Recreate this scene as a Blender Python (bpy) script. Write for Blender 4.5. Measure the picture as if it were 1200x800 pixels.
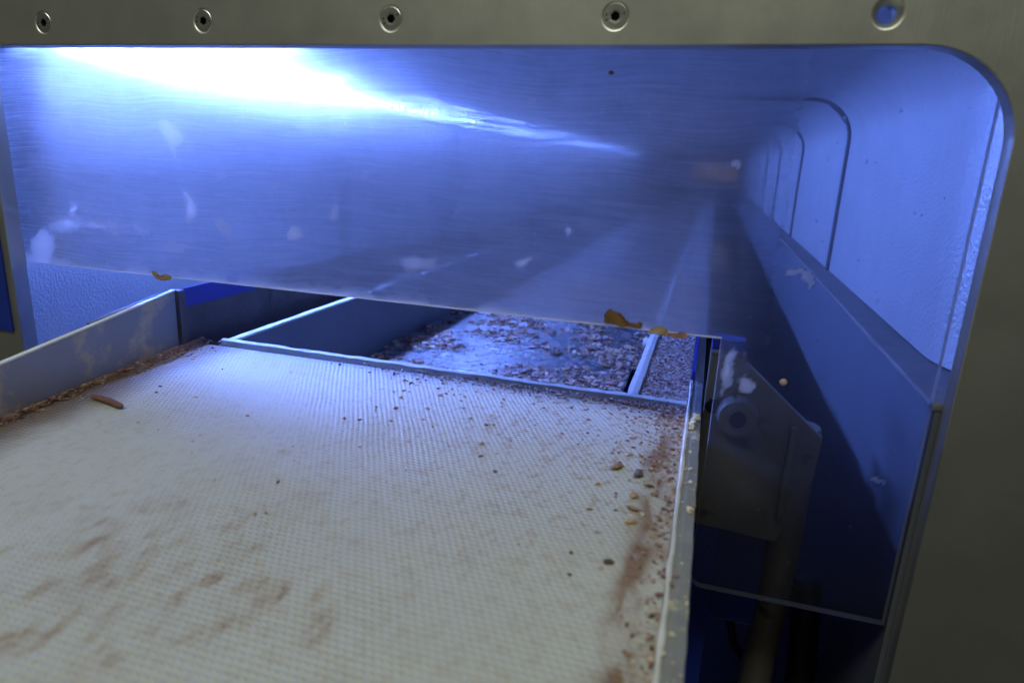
import bpy, bmesh, math, random
import numpy as np
from mathutils import Matrix, Vector

for o in list(bpy.data.objects):
    bpy.data.objects.remove(o)
SC = bpy.context.scene
COL = SC.collection
random.seed(7)
RNG = np.random.default_rng(11)

# ------------------------------------------------------------------ camera
cam = bpy.data.cameras.new('camera')
cam.sensor_fit = 'HORIZONTAL'
cam.sensor_width = 36.0
cam.lens = 23.49
cam.clip_start = 0.01
cam.clip_end = 60
cam.dof.use_dof = True
cam.dof.focus_distance = 0.50
cam.dof.aperture_fstop = 9.0
cam_ob = bpy.data.objects.new('camera', cam)
COL.objects.link(cam_ob)
R = Matrix(((0.957555, -0.11679142, 0.26353025),
            (0.28461642, 0.23836625, -0.9285338),
            (0.04562806, 0.96412722, 0.26148955)))
cam_ob.matrix_world = R.to_4x4()
SC.camera = cam_ob

# ------------------------------------------------------------------ world: dim factory hall
w = bpy.data.worlds.new('World')
SC.world = w
w.use_nodes = True
bg = w.node_tree.nodes['Background']
bg.inputs[0].default_value = (1.0, 1.0, 0.86, 1)
bg.inputs[1].default_value = 0.038

# ------------------------------------------------------------------ room light: ceiling tube fitting above the operator
al = bpy.data.lights.new('ceiling_light', 'AREA')
al.shape = 'RECTANGLE'
al.size = 1.6
al.size_y = 0.5
al.energy = 17.0
al.color = (0.95, 1.0, 0.84)
al_ob = bpy.data.objects.new('ceiling_light', al)
COL.objects.link(al_ob)
al_ob.location = (-0.22, -0.60, 1.30)
al_ob.rotation_euler = (math.radians(26), 0, 0)

xl = bpy.data.lights.new('added_exit_light', 'AREA')     # unseen light added beyond the exit to bring out the tan curtain
xl.size = 0.6
xl.energy = 18.0
xl.color = (1.0, 0.93, 0.75)
xl_ob = bpy.data.objects.new('added_exit_light', xl)
COL.objects.link(xl_ob)
xl_ob.location = (0.0, 5.5, 1.1)
xl_ob.rotation_euler = (math.radians(-38), 0, 0)

LED_RGB = (0.14, 0.26, 1.0)
LED_POWER = 350.0
LAMP_POWER = 520.0
LAMP_X1 = -0.30
TX, TZL, TUBE_R = -0.452, 0.0660, 0.0030

SC.view_settings.view_transform = 'Standard'
SC.view_settings.look = 'None'
SC.view_settings.gamma = 1.0
SC.view_settings.exposure = 0.0
SC.view_settings.use_curve_mapping = False
SC.cycles.denoising_input_passes = 'RGB_ALBEDO_NORMAL'
SC.cycles.max_bounces = 8
SC.cycles.transparent_max_bounces = 16
SC.cycles.sample_clamp_indirect = 6.0

# ------------------------------------------------------------------ material helpers
def new_mat(name):
    m = bpy.data.materials.new(name)
    m.use_nodes = True
    nt = m.node_tree
    b = nt.nodes['Principled BSDF']
    return m, nt, b

def N(nt, kind, **kw):
    n = nt.nodes.new(kind)
    for k, v in kw.items():
        setattr(n, k, v)
    return n

def L(nt, a, b):
    nt.links.new(a, b)

def ocoord(nt, scale=(1, 1, 1), rot=(0, 0, 0)):
    g = N(nt, 'ShaderNodeNewGeometry')
    mp = N(nt, 'ShaderNodeMapping')
    mp.inputs['Scale'].default_value = scale
    mp.inputs['Rotation'].default_value = rot
    L(nt, g.outputs['Position'], mp.inputs['Vector'])
    return mp.outputs['Vector']

def noise(nt, vec, scale, detail=4, rough=0.55, dist=0.0):
    n = N(nt, 'ShaderNodeTexNoise')
    n.inputs['Scale'].default_value = scale
    n.inputs['Detail'].default_value = detail
    n.inputs['Roughness'].default_value = rough
    n.inputs['Distortion'].default_value = dist
    L(nt, vec, n.inputs['Vector'])
    return n.outputs['Fac']

def ramp(nt, fac, stops):
    r = N(nt, 'ShaderNodeValToRGB')
    e = r.color_ramp.elements
    while len(e) < len(stops):
        e.new(0.5)
    for el, (p, c) in zip(e, stops):
        el.position = p
        el.color = (c, c, c, 1) if isinstance(c, (int, float)) else (*c, 1)
    L(nt, fac, r.inputs['Fac'])
    return r.outputs['Color']

def mixc(nt, fac, a, b, mode='MIX'):
    m = N(nt, 'ShaderNodeMix', data_type='RGBA', blend_type=mode)
    if isinstance(fac, (int, float)):
        m.inputs[0].default_value = fac
    else:
        L(nt, fac, m.inputs[0])
    for s, v in ((m.inputs[6], a), (m.inputs[7], b)):
        if isinstance(v, tuple):
            s.default_value = (*v, 1)
        else:
            L(nt, v, s)
    return m.outputs[2]

def mathn(nt, op, a, b=None, clamp=False):
    m = N(nt, 'ShaderNodeMath', operation=op)
    m.use_clamp = clamp
    for i, v in enumerate((a, b)):
        if v is None:
            continue
        if isinstance(v, (int, float)):
            m.inputs[i].default_value = v
        else:
            L(nt, v, m.inputs[i])
    return m.outputs[0]

def bump(nt, bsdf, h, strength, dist):
    b = N(nt, 'ShaderNodeBump')
    b.inputs['Strength'].default_value = strength
    b.inputs['Distance'].default_value = dist
    L(nt, h, b.inputs['Height'])
    L(nt, b.outputs['Normal'], bsdf.inputs['Normal'])
    return b

def steel(name, col, rough, brush=None, grain=None, dirt=None, metal=1.0):
    """Stainless steel; brush = stretch of the grinding lines, grain = blasted relief."""
    m, nt, b = new_mat(name)
    b.inputs['Metallic'].default_value = 1.0
    v = ocoord(nt)
    big = noise(nt, v, 9.0, 3)
    rl = mathn(nt, 'MULTIPLY_ADD', mathn(nt, 'ADD', big, mathn(nt, 'MULTIPLY', noise(nt, v, 55, 5, 0.7), 0.5)), 0.2)
    nt.nodes[-1].inputs[2].default_value = rough - 0.15
    L(nt, rl, b.inputs['Roughness'])
    c = mixc(nt, ramp(nt, noise(nt, v, 22, 5), [(0.35, 0.0), (0.7, 1.0)]),
             tuple(x * 0.9 for x in col), col)
    b.inputs['Metallic'].default_value = metal
    if dirt:
        d = ramp(nt, noise(nt, v, dirt[0], 6, 0.6), [(dirt[1], 0.0), (dirt[1] + 0.12, 1.0)])
        c = mixc(nt, d, c, dirt[2])
        me = mathn(nt, 'SUBTRACT', 1.0, d, True)
        L(nt, me, b.inputs['Metallic'])
    L(nt, c, b.inputs['Base Color'])
    if brush:
        h = noise(nt, ocoord(nt, brush), 1.0, 3, 0.7)
        bump(nt, b, h, 0.38, 0.0003)
    elif grain:
        h = noise(nt, v, grain[0], 2, 0.6)
        bump(nt, b, h, grain[1], grain[2])
    return m

def plain(name, col, rough=0.5, var=0.25, scale=60, metallic=0.0, bumpd=0.0003, dirt=None):
    m, nt, b = new_mat(name)
    v = ocoord(nt)
    n = noise(nt, v, scale, 5, 0.6)
    c = mixc(nt, n, tuple(x * (1 - var) for x in col), tuple(min(1, x * (1 + var)) for x in col))
    if dirt:
        d = ramp(nt, noise(nt, v, dirt[0], 6, 0.65), [(dirt[1], 0.0), (dirt[1] + 0.1, 1.0)])
        c = mixc(nt, d, c, dirt[2])
    L(nt, c, b.inputs['Base Color'])
    b.inputs['Roughness'].default_value = rough
    b.inputs['Metallic'].default_value = metallic
    bump(nt, b, noise(nt, v, scale * 5, 4, 0.6), 0.5, bumpd)
    return m

M = {}
M['panel'] = steel('brushed_panel_steel', (0.64, 0.64, 0.585), 0.40, brush=(900, 300, 30), metal=0.92)
M['screw'] = steel('screw_steel', (0.70, 0.70, 0.64), 0.33, grain=(900, 0.25, 0.0003))
M['dark_gap'] = plain('dark_joint_rubber', (0.06, 0.062, 0.07), 0.6)
M['wall'] = steel('blasted_tunnel_steel', (0.42, 0.42, 0.43), 0.48, grain=(380, 0.8, 0.0010), metal=0.35)
M['ledge'] = plain('dirty_ledge_steel', (0.16, 0.15, 0.15), 0.6, 0.5, 40, 0.3, 0.0006)
M['lower'] = plain('blue_grey_lower_sheet', (0.15, 0.16, 0.19), 0.45, 0.25, 12, 0.4, 0.0001)
M['exit'] = plain('tan_exit_curtain', (0.42, 0.30, 0.22), 0.7)
def curtain_mat():
    m, nt, b = new_mat('tan_strip_curtain')
    out = nt.nodes['Material Output']
    tl = N(nt, 'ShaderNodeBsdfTranslucent')
    tl.inputs[0].default_value = (0.60, 0.54, 0.47, 1)
    b.inputs['Base Color'].default_value = (0.45, 0.33, 0.23, 1)
    mx = N(nt, 'ShaderNodeMixShader')
    mx.inputs[0].default_value = 0.6
    L(nt, b.outputs[0], mx.inputs[1]); L(nt, tl.outputs[0], mx.inputs[2])
    L(nt, mx.outputs[0], out.inputs['Surface'])
    return m
M['exit'] = curtain_mat()
M['tray'] = steel('tray_steel', (0.46, 0.46, 0.47), 0.28, grain=(130, 0.6, 0.0014), dirt=(80, 0.50, (0.20, 0.13, 0.115)))
M['greyplate'] = plain('grey_painted_plate', (0.135, 0.15, 0.18), 0.42, 0.18, 30, 0.35, 0.0003, dirt=(34, 0.64, (0.24, 0.17, 0.09)))
M['guide'] = plain('worn_guide_plate', (0.28, 0.28, 0.28), 0.45, 0.15, 26, 0.25, 0.0003, dirt=(34, 0.525, (0.50, 0.40, 0.25)))
M['dirtyplate'] = plain('dirty_side_plate', (0.085, 0.075, 0.07), 0.55, 0.6, 45, 0.1, 0.0012, dirt=(38, 0.6, (0.16, 0.11, 0.08)))
M['whiteedge'] = plain('pale_plastic_edge', (0.72, 0.72, 0.70), 0.55, 0.22, 120, 0.0, 0.0008, dirt=(90, 0.63, (0.30, 0.20, 0.12)))
M['rail'] = plain('worn_rail_plastic', (0.21, 0.215, 0.215), 0.5, 0.35, 70, 0.0, 0.0006, dirt=(60, 0.62, (0.50, 0.46, 0.33)))
M['blue'] = plain('blue_paint', (0.012, 0.035, 0.30), 0.38, 0.2, 30)
M['blueplastic'] = plain('bright_blue_plastic', (0.015, 0.03, 0.36), 0.35, 0.1, 30)
M['bracket'] = plain('bracket_paint', (0.21, 0.20, 0.165), 0.5, 0.35, 28, 0.25, 0.0003, dirt=(22, 0.6, (0.10, 0.075, 0.05)))
M['tube'] = plain('dirty_tube_steel', (0.24, 0.21, 0.16), 0.5, 0.45, 35, 0.4, 0.0006, dirt=(40, 0.6, (0.10, 0.06, 0.04)))
M['black'] = plain('black_rubber_and_shade', (0.012, 0.012, 0.014), 0.5)
M['alu'] = steel('led_channel_aluminium', (0.6, 0.6, 0.6), 0.4)
M['strip'] = plain('crumb_caked_strip', (0.40, 0.36, 0.37), 0.75, 0.35, 220, 0.0, 0.002, dirt=(70, 0.6, (0.22, 0.15, 0.13)))
M['louvre'] = plain('louvre_blades', (0.34, 0.34, 0.35), 0.45)
M['floor'] = plain('dark_wet_floor', (0.03, 0.03, 0.032), 0.35, 0.4, 8)
M['caked'] = plain('caked_brown_dirt', (0.15, 0.095, 0.055), 0.85, 0.5, 90, 0.0, 0.003)

def led_mat(power=LED_POWER):
    m, nt, b = new_mat('led_cover')
    b.inputs['Base Color'].default_value = (0.8, 0.85, 1, 1)
    b.inputs['Emission Color'].default_value = (*LED_RGB, 1)
    b.inputs['Emission Strength'].default_value = power
    return m
M['led'] = led_mat()
M['led2'] = led_mat(LAMP_POWER)
M['leds'] = [led_mat(LED_POWER * q) for q in (2.0, 1.15, 0.95, 0.8, 0.7, 0.5, 0.35, 0.25, 0.2)]

def belt_mat():
    m, nt, b = new_mat('embossed_belt')
    at = N(nt, 'ShaderNodeVertexColor')
    at.layer_name = 'stain_shade'
    g = N(nt, 'ShaderNodeNewGeometry')
    sx = N(nt, 'ShaderNodeSeparateXYZ')
    # slight wobble so that the embossing is not ruler-perfect
    v = ocoord(nt)
    wob = N(nt, 'ShaderNodeTexNoise')
    wob.inputs['Scale'].default_value = 18
    L(nt, v, wob.inputs['Vector'])
    vm = N(nt, 'ShaderNodeVectorMath', operation='MULTIPLY_ADD')
    L(nt, wob.outputs['Color'], vm.inputs[0])
    vm.inputs[1].default_value = (0.0030, 0.0022, 0.0)
    L(nt, g.outputs['Position'], vm.inputs[2])
    L(nt, vm.outputs[0], sx.inputs[0])
    # rows of embossed studs on an oblique lattice
    row = mathn(nt, 'COSINE', mathn(nt, 'MULTIPLY', sx.outputs[1], 2 * math.pi / 0.0029))
    row = mathn(nt, 'MULTIPLY_ADD', row, 0.5)
    nt.nodes[-1].inputs[2].default_value = 0.5
    xs_ = mathn(nt, 'ADD', sx.outputs[0], mathn(nt, 'MULTIPLY', sx.outputs[1], 0.55))
    dot = mathn(nt, 'COSINE', mathn(nt, 'MULTIPLY', xs_, 2 * math.pi / 0.0032))
    dot = mathn(nt, 'MULTIPLY_ADD', dot, 0.42)
    nt.nodes[-1].inputs[2].default_value = 0.58
    h = mathn(nt, 'MULTIPLY', row, dot)
    fine = noise(nt, v, 900, 3)
    hh = mathn(nt, 'ADD', h, mathn(nt, 'MULTIPLY', fine, 0.35))
    wear = ramp(nt, noise(nt, v, 7, 4), [(0.32, 0.25), (0.68, 1.0)])
    hh = mathn(nt, 'MULTIPLY', hh, wear)
    bump(nt, b, hh, 0.85, 0.0010)
    c0 = mixc(nt, noise(nt, v, 13, 5, 0.6), (0.46, 0.475, 0.455), (0.57, 0.59, 0.57))
    # hollows between the studs tinted a little darker
    low = mathn(nt, 'SUBTRACT', 1.0, h, True)
    c1 = mixc(nt, mathn(nt, 'MULTIPLY', low, 0.20), c0, (0.40, 0.395, 0.36))
    spk = ramp(nt, noise(nt, v, 160, 3, 0.6), [(0.63, 0.0), (0.72, 0.5)])
    c2 = mixc(nt, spk, c1, (0.50, 0.42, 0.28))
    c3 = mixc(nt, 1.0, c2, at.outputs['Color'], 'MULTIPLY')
    L(nt, c3, b.inputs['Base Color'])
    b.inputs['Roughness'].default_value = 0.46
    return m
M['belt'] = belt_mat()

def crumb_mat():
    m, nt, b = new_mat('food_crumb')
    at = N(nt, 'ShaderNodeVertexColor')
    at.layer_name = 'tint'
    c = mixc(nt, noise(nt, ocoord(nt), 500, 3), at.outputs['Color'], (0.25, 0.16, 0.1))
    nt.nodes[-1].inputs[0].default_value = 0.3
    L(nt, at.outputs['Color'], b.inputs['Base Color'])
    b.inputs['Roughness'].default_value = 0.6
    bump(nt, b, noise(nt, ocoord(nt), 900, 3), 0.6, 0.0006)
    return m
M['crumb'] = crumb_mat()

def guard_mat():
    """Scratched polycarbonate: clear sheet + scattering film of dust and wiping swirls."""
    m, nt, b = new_mat('scratched_polycarbonate')
    nt.nodes.remove(b)
    out = nt.nodes['Material Output']
    at = N(nt, 'ShaderNodeVertexColor')
    at.layer_name = 'haze'
    sep = N(nt, 'ShaderNodeSeparateColor')
    L(nt, at.outputs['Color'], sep.inputs[0])
    v = ocoord(nt)
    wob = N(nt, 'ShaderNodeTexNoise')
    wob.inputs['Scale'].default_value = 5.0
    wob.inputs['Detail'].default_value = 2
    L(nt, v, wob.inputs['Vector'])
    vm = N(nt, 'ShaderNodeVectorMath', operation='MULTIPLY_ADD')
    L(nt, wob.outputs['Color'], vm.inputs[0])
    vm.inputs[1].default_value = (0.05, 0.0, 0.035)
    L(nt, v, vm.inputs[2])
    def lines(sx, sz, lo, hi, rot=0.0):
        mp = N(nt, 'ShaderNodeMapping')
        mp.inputs['Scale'].default_value = (sx, 0, sz)
        mp.inputs['Rotation'].default_value = (0, rot, 0)
        L(nt, vm.outputs[0], mp.inputs['Vector'])
        return ramp(nt, noise(nt, mp.outputs[0], 1.0, 3, 0.7), [(lo, 0.0), (hi, 1.0)])
    s1 = lines(14, 700, 0.45, 0.75)
    s2 = lines(22, 950, 0.50, 0.74, 0.14)
    s3 = lines(40, 600, 0.52, 0.78, -0.30)
    s4 = lines(300, 18, 0.58, 0.80, 0.1)
    sw = mathn(nt, 'ADD', mathn(nt, 'MULTIPLY', s1, 0.42), mathn(nt, 'MULTIPLY', s2, 0.38))
    sw = mathn(nt, 'ADD', sw, mathn(nt, 'MULTIPLY', s3, 0.30))
    vert = mathn(nt, 'MULTIPLY', s4, 0.12)
    # R = film, G = amount of wiping swirls, B = dried splashes
    film = mathn(nt, 'MULTIPLY', sep.outputs[0], ramp(nt, noise(nt, v, 30, 6, 0.65), [(0.2, 0.75), (0.8, 1.25)]))
    h = mathn(nt, 'ADD', film, mathn(nt, 'MULTIPLY', sw, sep.outputs[1]))
    h = mathn(nt, 'ADD', h, mathn(nt, 'MULTIPLY', vert, sep.outputs[1]))
    speck = ramp(nt, noise(nt, v, 210, 2), [(0.70, 0.0), (0.76, 0.35)])
    h = mathn(nt, 'ADD', h, mathn(nt, 'MULTIPLY', speck, mathn(nt, 'ADD', sep.outputs[1], 0.22)))
    h = mathn(nt, 'ADD', h, sep.outputs[2], True)
    ht = mathn(nt, 'ADD', mathn(nt, 'MULTIPLY', film, 0.6), mathn(nt, 'MULTIPLY', sw, mathn(nt, 'MULTIPLY', sep.outputs[1], 0.8)))
    ht = mathn(nt, 'ADD', ht, mathn(nt, 'MULTIPLY', speck, mathn(nt, 'ADD', sep.outputs[1], 0.22)))
    ht = mathn(nt, 'ADD', ht, sep.outputs[2], True)
    tr = N(nt, 'ShaderNodeBsdfTransparent')
    tr.inputs[0].default_value = (0.95, 0.96, 0.98, 1)
    tl = N(nt, 'ShaderNodeBsdfTranslucent')
    tl.inputs[0].default_value = (0.93, 0.93, 0.95, 1)
    df = N(nt, 'ShaderNodeBsdfDiffuse')
    df.inputs[0].default_value = (0.85, 0.85, 0.87, 1)
    hz = N(nt, 'ShaderNodeMixShader')
    L(nt, mathn(nt, 'MULTIPLY_ADD', sep.outputs[2], 0.15), hz.inputs[0])
    nt.nodes[-1].inputs[2].default_value = 0.05
    L(nt, tl.outputs[0], hz.inputs[1]); L(nt, df.outputs[0], hz.inputs[2])
    # forward scattering by the scratches: narrow and wide lobes, bending either way
    lob = []
    for ior, ro in ((1.018, 0.9), (0.982, 0.9), (1.085, 1.0), (0.922, 1.0)):
        rf = N(nt, 'ShaderNodeBsdfRefraction')
        rf.inputs['Color'].default_value = (0.95, 0.96, 0.98, 1)
        rf.inputs['IOR'].default_value = ior
        rf.inputs['Roughness'].default_value = ro
        lob.append(rf.outputs[0])
    def mixs(a, b, f):
        q = N(nt, 'ShaderNodeMixShader')
        q.inputs[0].default_value = f
        L(nt, a, q.inputs[1]); L(nt, b, q.inputs[2])
        return q.outputs[0]
    rr = mixs(mixs(lob[0], lob[1], 0.5), mixs(lob[2], lob[3], 0.5), 0.55)
    fw = N(nt, 'ShaderNodeMixShader')
    L(nt, mathn(nt, 'MULTIPLY', h, 1.6, True), fw.inputs[0])
    L(nt, tr.outputs[0], fw.inputs[1]); L(nt, rr, fw.inputs[2])
    mx = N(nt, 'ShaderNodeMixShader')
    L(nt, ht, mx.inputs[0])
    L(nt, fw.outputs[0], mx.inputs[1]); L(nt, hz.outputs[0], mx.inputs[2])
    gl = N(nt, 'ShaderNodeBsdfGlossy')
    gl.inputs['Roughness'].default_value = 0.12
    fr = N(nt, 'ShaderNodeFresnel')
    fr.inputs['IOR'].default_value = 1.3
    fin = N(nt, 'ShaderNodeMixShader')
    L(nt, fr.outputs[0], fin.inputs[0])
    L(nt, mx.outputs[0], fin.inputs[1]); L(nt, gl.outputs[0], fin.inputs[2])
    L(nt, fin.outputs[0], out.inputs['Surface'])
    return m
M['guard'] = guard_mat()

def edge_mat():
    m, nt, b = new_mat('sawn_sheet_edge')
    nt.nodes.remove(b)
    out = nt.nodes['Material Output']
    tr = N(nt, 'ShaderNodeBsdfTranslucent')
    tr.inputs[0].default_value = (0.9, 0.92, 0.95, 1)
    df = N(nt, 'ShaderNodeBsdfDiffuse')
    df.inputs[0].default_value = (0.8, 0.82, 0.85, 1)
    mx = N(nt, 'ShaderNodeMixShader')
    L(nt, tr.outputs[0], mx.inputs[1]); L(nt, df.outputs[0], mx.inputs[2])
    L(nt, mx.outputs[0], out.inputs['Surface'])
    return m
M['edge'] = edge_mat()

# ------------------------------------------------------------------ mesh helpers
class MB:
    def __init__(s):
        s.v = []; s.f = []; s.mi = []
    def add(s, vs, fs, mi=0):
        o = len(s.v)
        s.v += [tuple(p) for p in vs]
        s.f += [tuple(i + o for i in f) for f in fs]
        s.mi += [mi] * len(fs)
        return s
    def box(s, x0, x1, y0, y1, z0, z1, mi=0):
        vs = [(x, y, z) for z in (z0, z1) for y in (y0, y1) for x in (x0, x1)]
        return s.add(vs, [(0, 2, 3, 1), (4, 5, 7, 6), (0, 1, 5, 4), (2, 6, 7, 3), (0, 4, 6, 2), (1, 3, 7, 5)], mi)
    def prism_y(s, poly, y0, y1, mi=0):
        """poly = (x, z) outline, extruded along y."""
        n = len(poly)
        vs = [(x, y0, z) for x, z in poly] + [(x, y1, z) for x, z in poly]
        fs = [tuple(range(n)), tuple(range(2 * n - 1, n - 1, -1))]
        fs += [(i, i + n, (i + 1) % n + n, (i + 1) % n) for i in range(n)]
        return s.add(vs, fs, mi)
    def slab(s, pts, t, mi=0):
        """vertical plate along a poly-line pts = [(x, y, zbottom, ztop)], thickness t towards -x."""
        vs = []; fs = []
        for x, y, zb, zt in pts:
            vs += [(x, y, zb), (x, y, zt), (x - t, y, zt), (x - t, y, zb)]
        for i in range(len(pts) - 1):
            a = i * 4; b = a + 4
            fs += [(a, b, b + 1, a + 1), (a + 1, b + 1, b + 2, a + 2), (a + 2, b + 2, b + 3, a + 3), (a + 3, b + 3, b, a)]
        e = (len(pts) - 1) * 4
        fs += [(0, 1, 2, 3), (e + 3, e + 2, e + 1, e)]
        return s.add(vs, fs, mi)
    def tube(s, path, r, n=14, mi=0, cap=True):
        pts = [Vector(p) for p in path]
        rs = r if isinstance(r, (list, tuple)) else [r] * len(pts)
        vs = []; fs = []
        for i, p in enumerate(pts):
            t = (pts[min(i + 1, len(pts) - 1)] - pts[max(i - 1, 0)]).normalized()
            u = t.cross(Vector((0.13, 0.97, 0.2))).normalized()
            q = t.cross(u)
            for k in range(n):
                a = 2 * math.pi * k / n
                vs.append(p + u * (math.cos(a) * rs[i]) + q * (math.sin(a) * rs[i]))
        for i in range(len(pts) - 1):
            for k in range(n):
                a = i * n + k; b = i * n + (k + 1) % n
                fs.append((a, b, b + n, a + n))
        if cap:
            fs.append(tuple(range(n - 1, -1, -1)))
            fs.append(tuple(range((len(pts) - 1) * n, len(pts) * n)))
        return s.add(vs, fs, mi)
    def build(s, name, mats, parent=None, smooth=False, bevel=0.0, loc=None):
        me = bpy.data.meshes.new(name)
        me.from_pydata(s.v, [], s.f)
        if not isinstance(mats, (list, tuple)):
            mats = [mats]
        for m in mats:
            me.materials.append(m)
        me.polygons.foreach_set('material_index', s.mi)
        if smooth:
            me.polygons.foreach_set('use_smooth', [True] * len(me.polygons))
        bm = bmesh.new(); bm.from_mesh(me)
        bmesh.ops.recalc_face_normals(bm, faces=bm.faces)
        if bevel:
            ed = [e for e in bm.edges if e.is_manifold and e.calc_face_angle(0) > 0.6]
            bmesh.ops.bevel(bm, geom=ed, offset=bevel, segments=2, profile=0.6, affect='EDGES', clamp_overlap=True)
        bm.to_mesh(me); bm.free()
        me.update()
        ob = bpy.data.objects.new(name, me)
        COL.objects.link(ob)
        if parent:
            ob.parent = parent
            ob.matrix_parent_inverse = Matrix.Translation(-parent.location)
        return ob

def tag(o, label, cat=None, group=None, kind=None):
    o['label'] = label
    if cat: o['category'] = cat
    if group: o['group'] = group
    if kind: o['kind'] = kind
    return o

def empty(name, loc=(0, 0, 0)):
    o = bpy.data.objects.new(name, None)
    o.empty_display_size = 0.05
    o.location = loc
    COL.objects.link(o)
    return o

def set_attr(me, name, cols):
    a = me.color_attributes.new(name, 'FLOAT_COLOR', 'POINT')
    a.data.foreach_set('color', np.ascontiguousarray(cols, dtype=np.float32).ravel())

# numpy value noise -------------------------------------------------
_T = RNG.random((256, 256))
def vnoise(x, y):
    xi = np.floor(x).astype(int); yi = np.floor(y).astype(int)
    fx = x - xi; fy = y - yi
    fx = fx * fx * (3 - 2 * fx); fy = fy * fy * (3 - 2 * fy)
    g = lambda a, b: _T[a % 256, b % 256]
    return (g(xi, yi) * (1 - fx) + g(xi + 1, yi) * fx) * (1 - fy) + (g(xi, yi + 1) * (1 - fx) + g(xi + 1, yi + 1) * fx) * fy
def fbm(x, y, s, o=4):
    t = 0; a = 1.0; n = 0
    for i in range(o):
        t = t + a * vnoise(x * s + 17.3 * i, y * s + 5.1 * i); n += a
        s *= 2.03; a *= 0.55
    return t / n
def sstep(a, b, x):
    t = np.clip((x - a) / (b - a), 0, 1)
    return t * t * (3 - 2 * t)

# ================================================================== STRUCTURE
FL = -0.62
fl = MB().box(-1.6, 1.2, -0.9, 5.2, FL - 0.05, FL).build('floor', M['floor'])
tag(fl, 'dark floor far below the conveyor', kind='structure')

# ------------------------------------------------------------------ machine housing
PY0, PY1 = 0.3535, 0.3655
XL, XR, ZT, ZB, RC = -0.474, 0.1225, 0.0566, -0.47, 0.042
housing = empty('tunnel_machine', (-0.18, 1.0, FL))
tag(housing, 'stainless steel tunnel machine with rounded opening and blue-lit inside', 'machine')

def make_panel():
    ox0, ox1, oz0, oz1 = -0.66, 0.245, FL, 0.24
    inner = []
    def arc(cx, cz, a0, a1, n=14, RC=RC):
        for i in range(n + 1):
            a = math.radians(a0 + (a1 - a0) * i / n)
            inner.append((cx + RC * math.cos(a), cz + RC * math.sin(a)))
    arc(XR - RC, ZT - RC, 0, 90); arc(XL + 0.006, ZT - 0.006, 90, 180, 14, 0.006)
    arc(XL + RC, ZB + RC, 180, 270); arc(XR - RC, ZB + RC, 270, 360)
    bm = bmesh.new()
    out = [(ox1, oz1), (ox0, oz1), (ox0, oz0), (ox1, oz0)]
    loops = []
    for y in (PY0, PY1):
        vi = [bm.verts.new((x, y, z)) for x, z in inner]
        vo = [bm.verts.new((x, y, z)) for x, z in out]
        n = len(vi); q = n // 4
        for c in range(4):
            seg = vi[c * q:(c + 1) * q]
            for i in range(len(seg) - 1):
                bm.faces.new((seg[i], seg[i + 1], vo[c]))
            nxt = vi[((c + 1) * q) % n]
            bm.faces.new((seg[-1], nxt, vo[(c + 1) % 4], vo[c]))
        loops.append((vi, vo))
    for k in (0, 1):
        a, b = loops[0][k], loops[1][k]
        for i in range(len(a)):
            j = (i + 1) % len(a)
            bm.faces.new((a[i], a[j], b[j], b[i]))
    bmesh.ops.recalc_face_normals(bm, faces=bm.faces)
    me = bpy.data.meshes.new('front_panel'); bm.to_mesh(me); bm.free()
    ob = bpy.data.objects.new('front_panel', me); COL.objects.link(ob)
    # drilled and countersunk holes
    c = MB()
    for x in HOLES:
        rings = [(PY0 - 0.001, 0.0070), (PY0 + 0.0032, 0.0040), (PY1 + 0.002, 0.0040)]
        vs = []; fs = []; n = 32
        for y, r in rings:
            vs += [(x + r * math.cos(2 * math.pi * k / n), y, HZ + r * math.sin(2 * math.pi * k / n)) for k in range(n)]
        for i in range(2):
            fs += [(i * n + k, i * n + (k + 1) % n, (i + 1) * n + (k + 1) % n, (i + 1) * n + k) for k in range(n)]
        fs += [tuple(range(n)), tuple(range(3 * n - 1, 2 * n - 1, -1))]
        c.add(vs, fs)
    cut = c.build('cutter', M['panel'])
    md = ob.modifiers.new('holes', 'BOOLEAN'); md.operation = 'DIFFERENCE'; md.object = cut; md.solver = 'EXACT'
    bv = ob.modifiers.new('bevel', 'BEVEL'); bv.width = 0.0007; bv.segments = 2; bv.limit_method = 'ANGLE'; bv.angle_limit = math.radians(50)
    dg = bpy.context.evaluated_depsgraph_get()
    me2 = bpy.data.meshes.new_from_object(ob.evaluated_get(dg))
    ob.modifiers.clear(); ob.data = me2; me2.name = 'front_panel'
    cm = cut.data; bpy.data.objects.remove(cut); bpy.data.meshes.remove(cm); bpy.data.meshes.remove(me)
    me2.materials.clear(); me2.materials.append(M['panel'])
    me2.polygons.foreach_set('material_index', [0] * len(me2.polygons))
    ob.parent = housing
    ob.matrix_parent_inverse = Matrix.Translation(-housing.location)
    return ob
HZ = 0.0697
HOLES = [0.064 - 0.12 * i for i in range(6)]
panel = make_panel()

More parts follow.
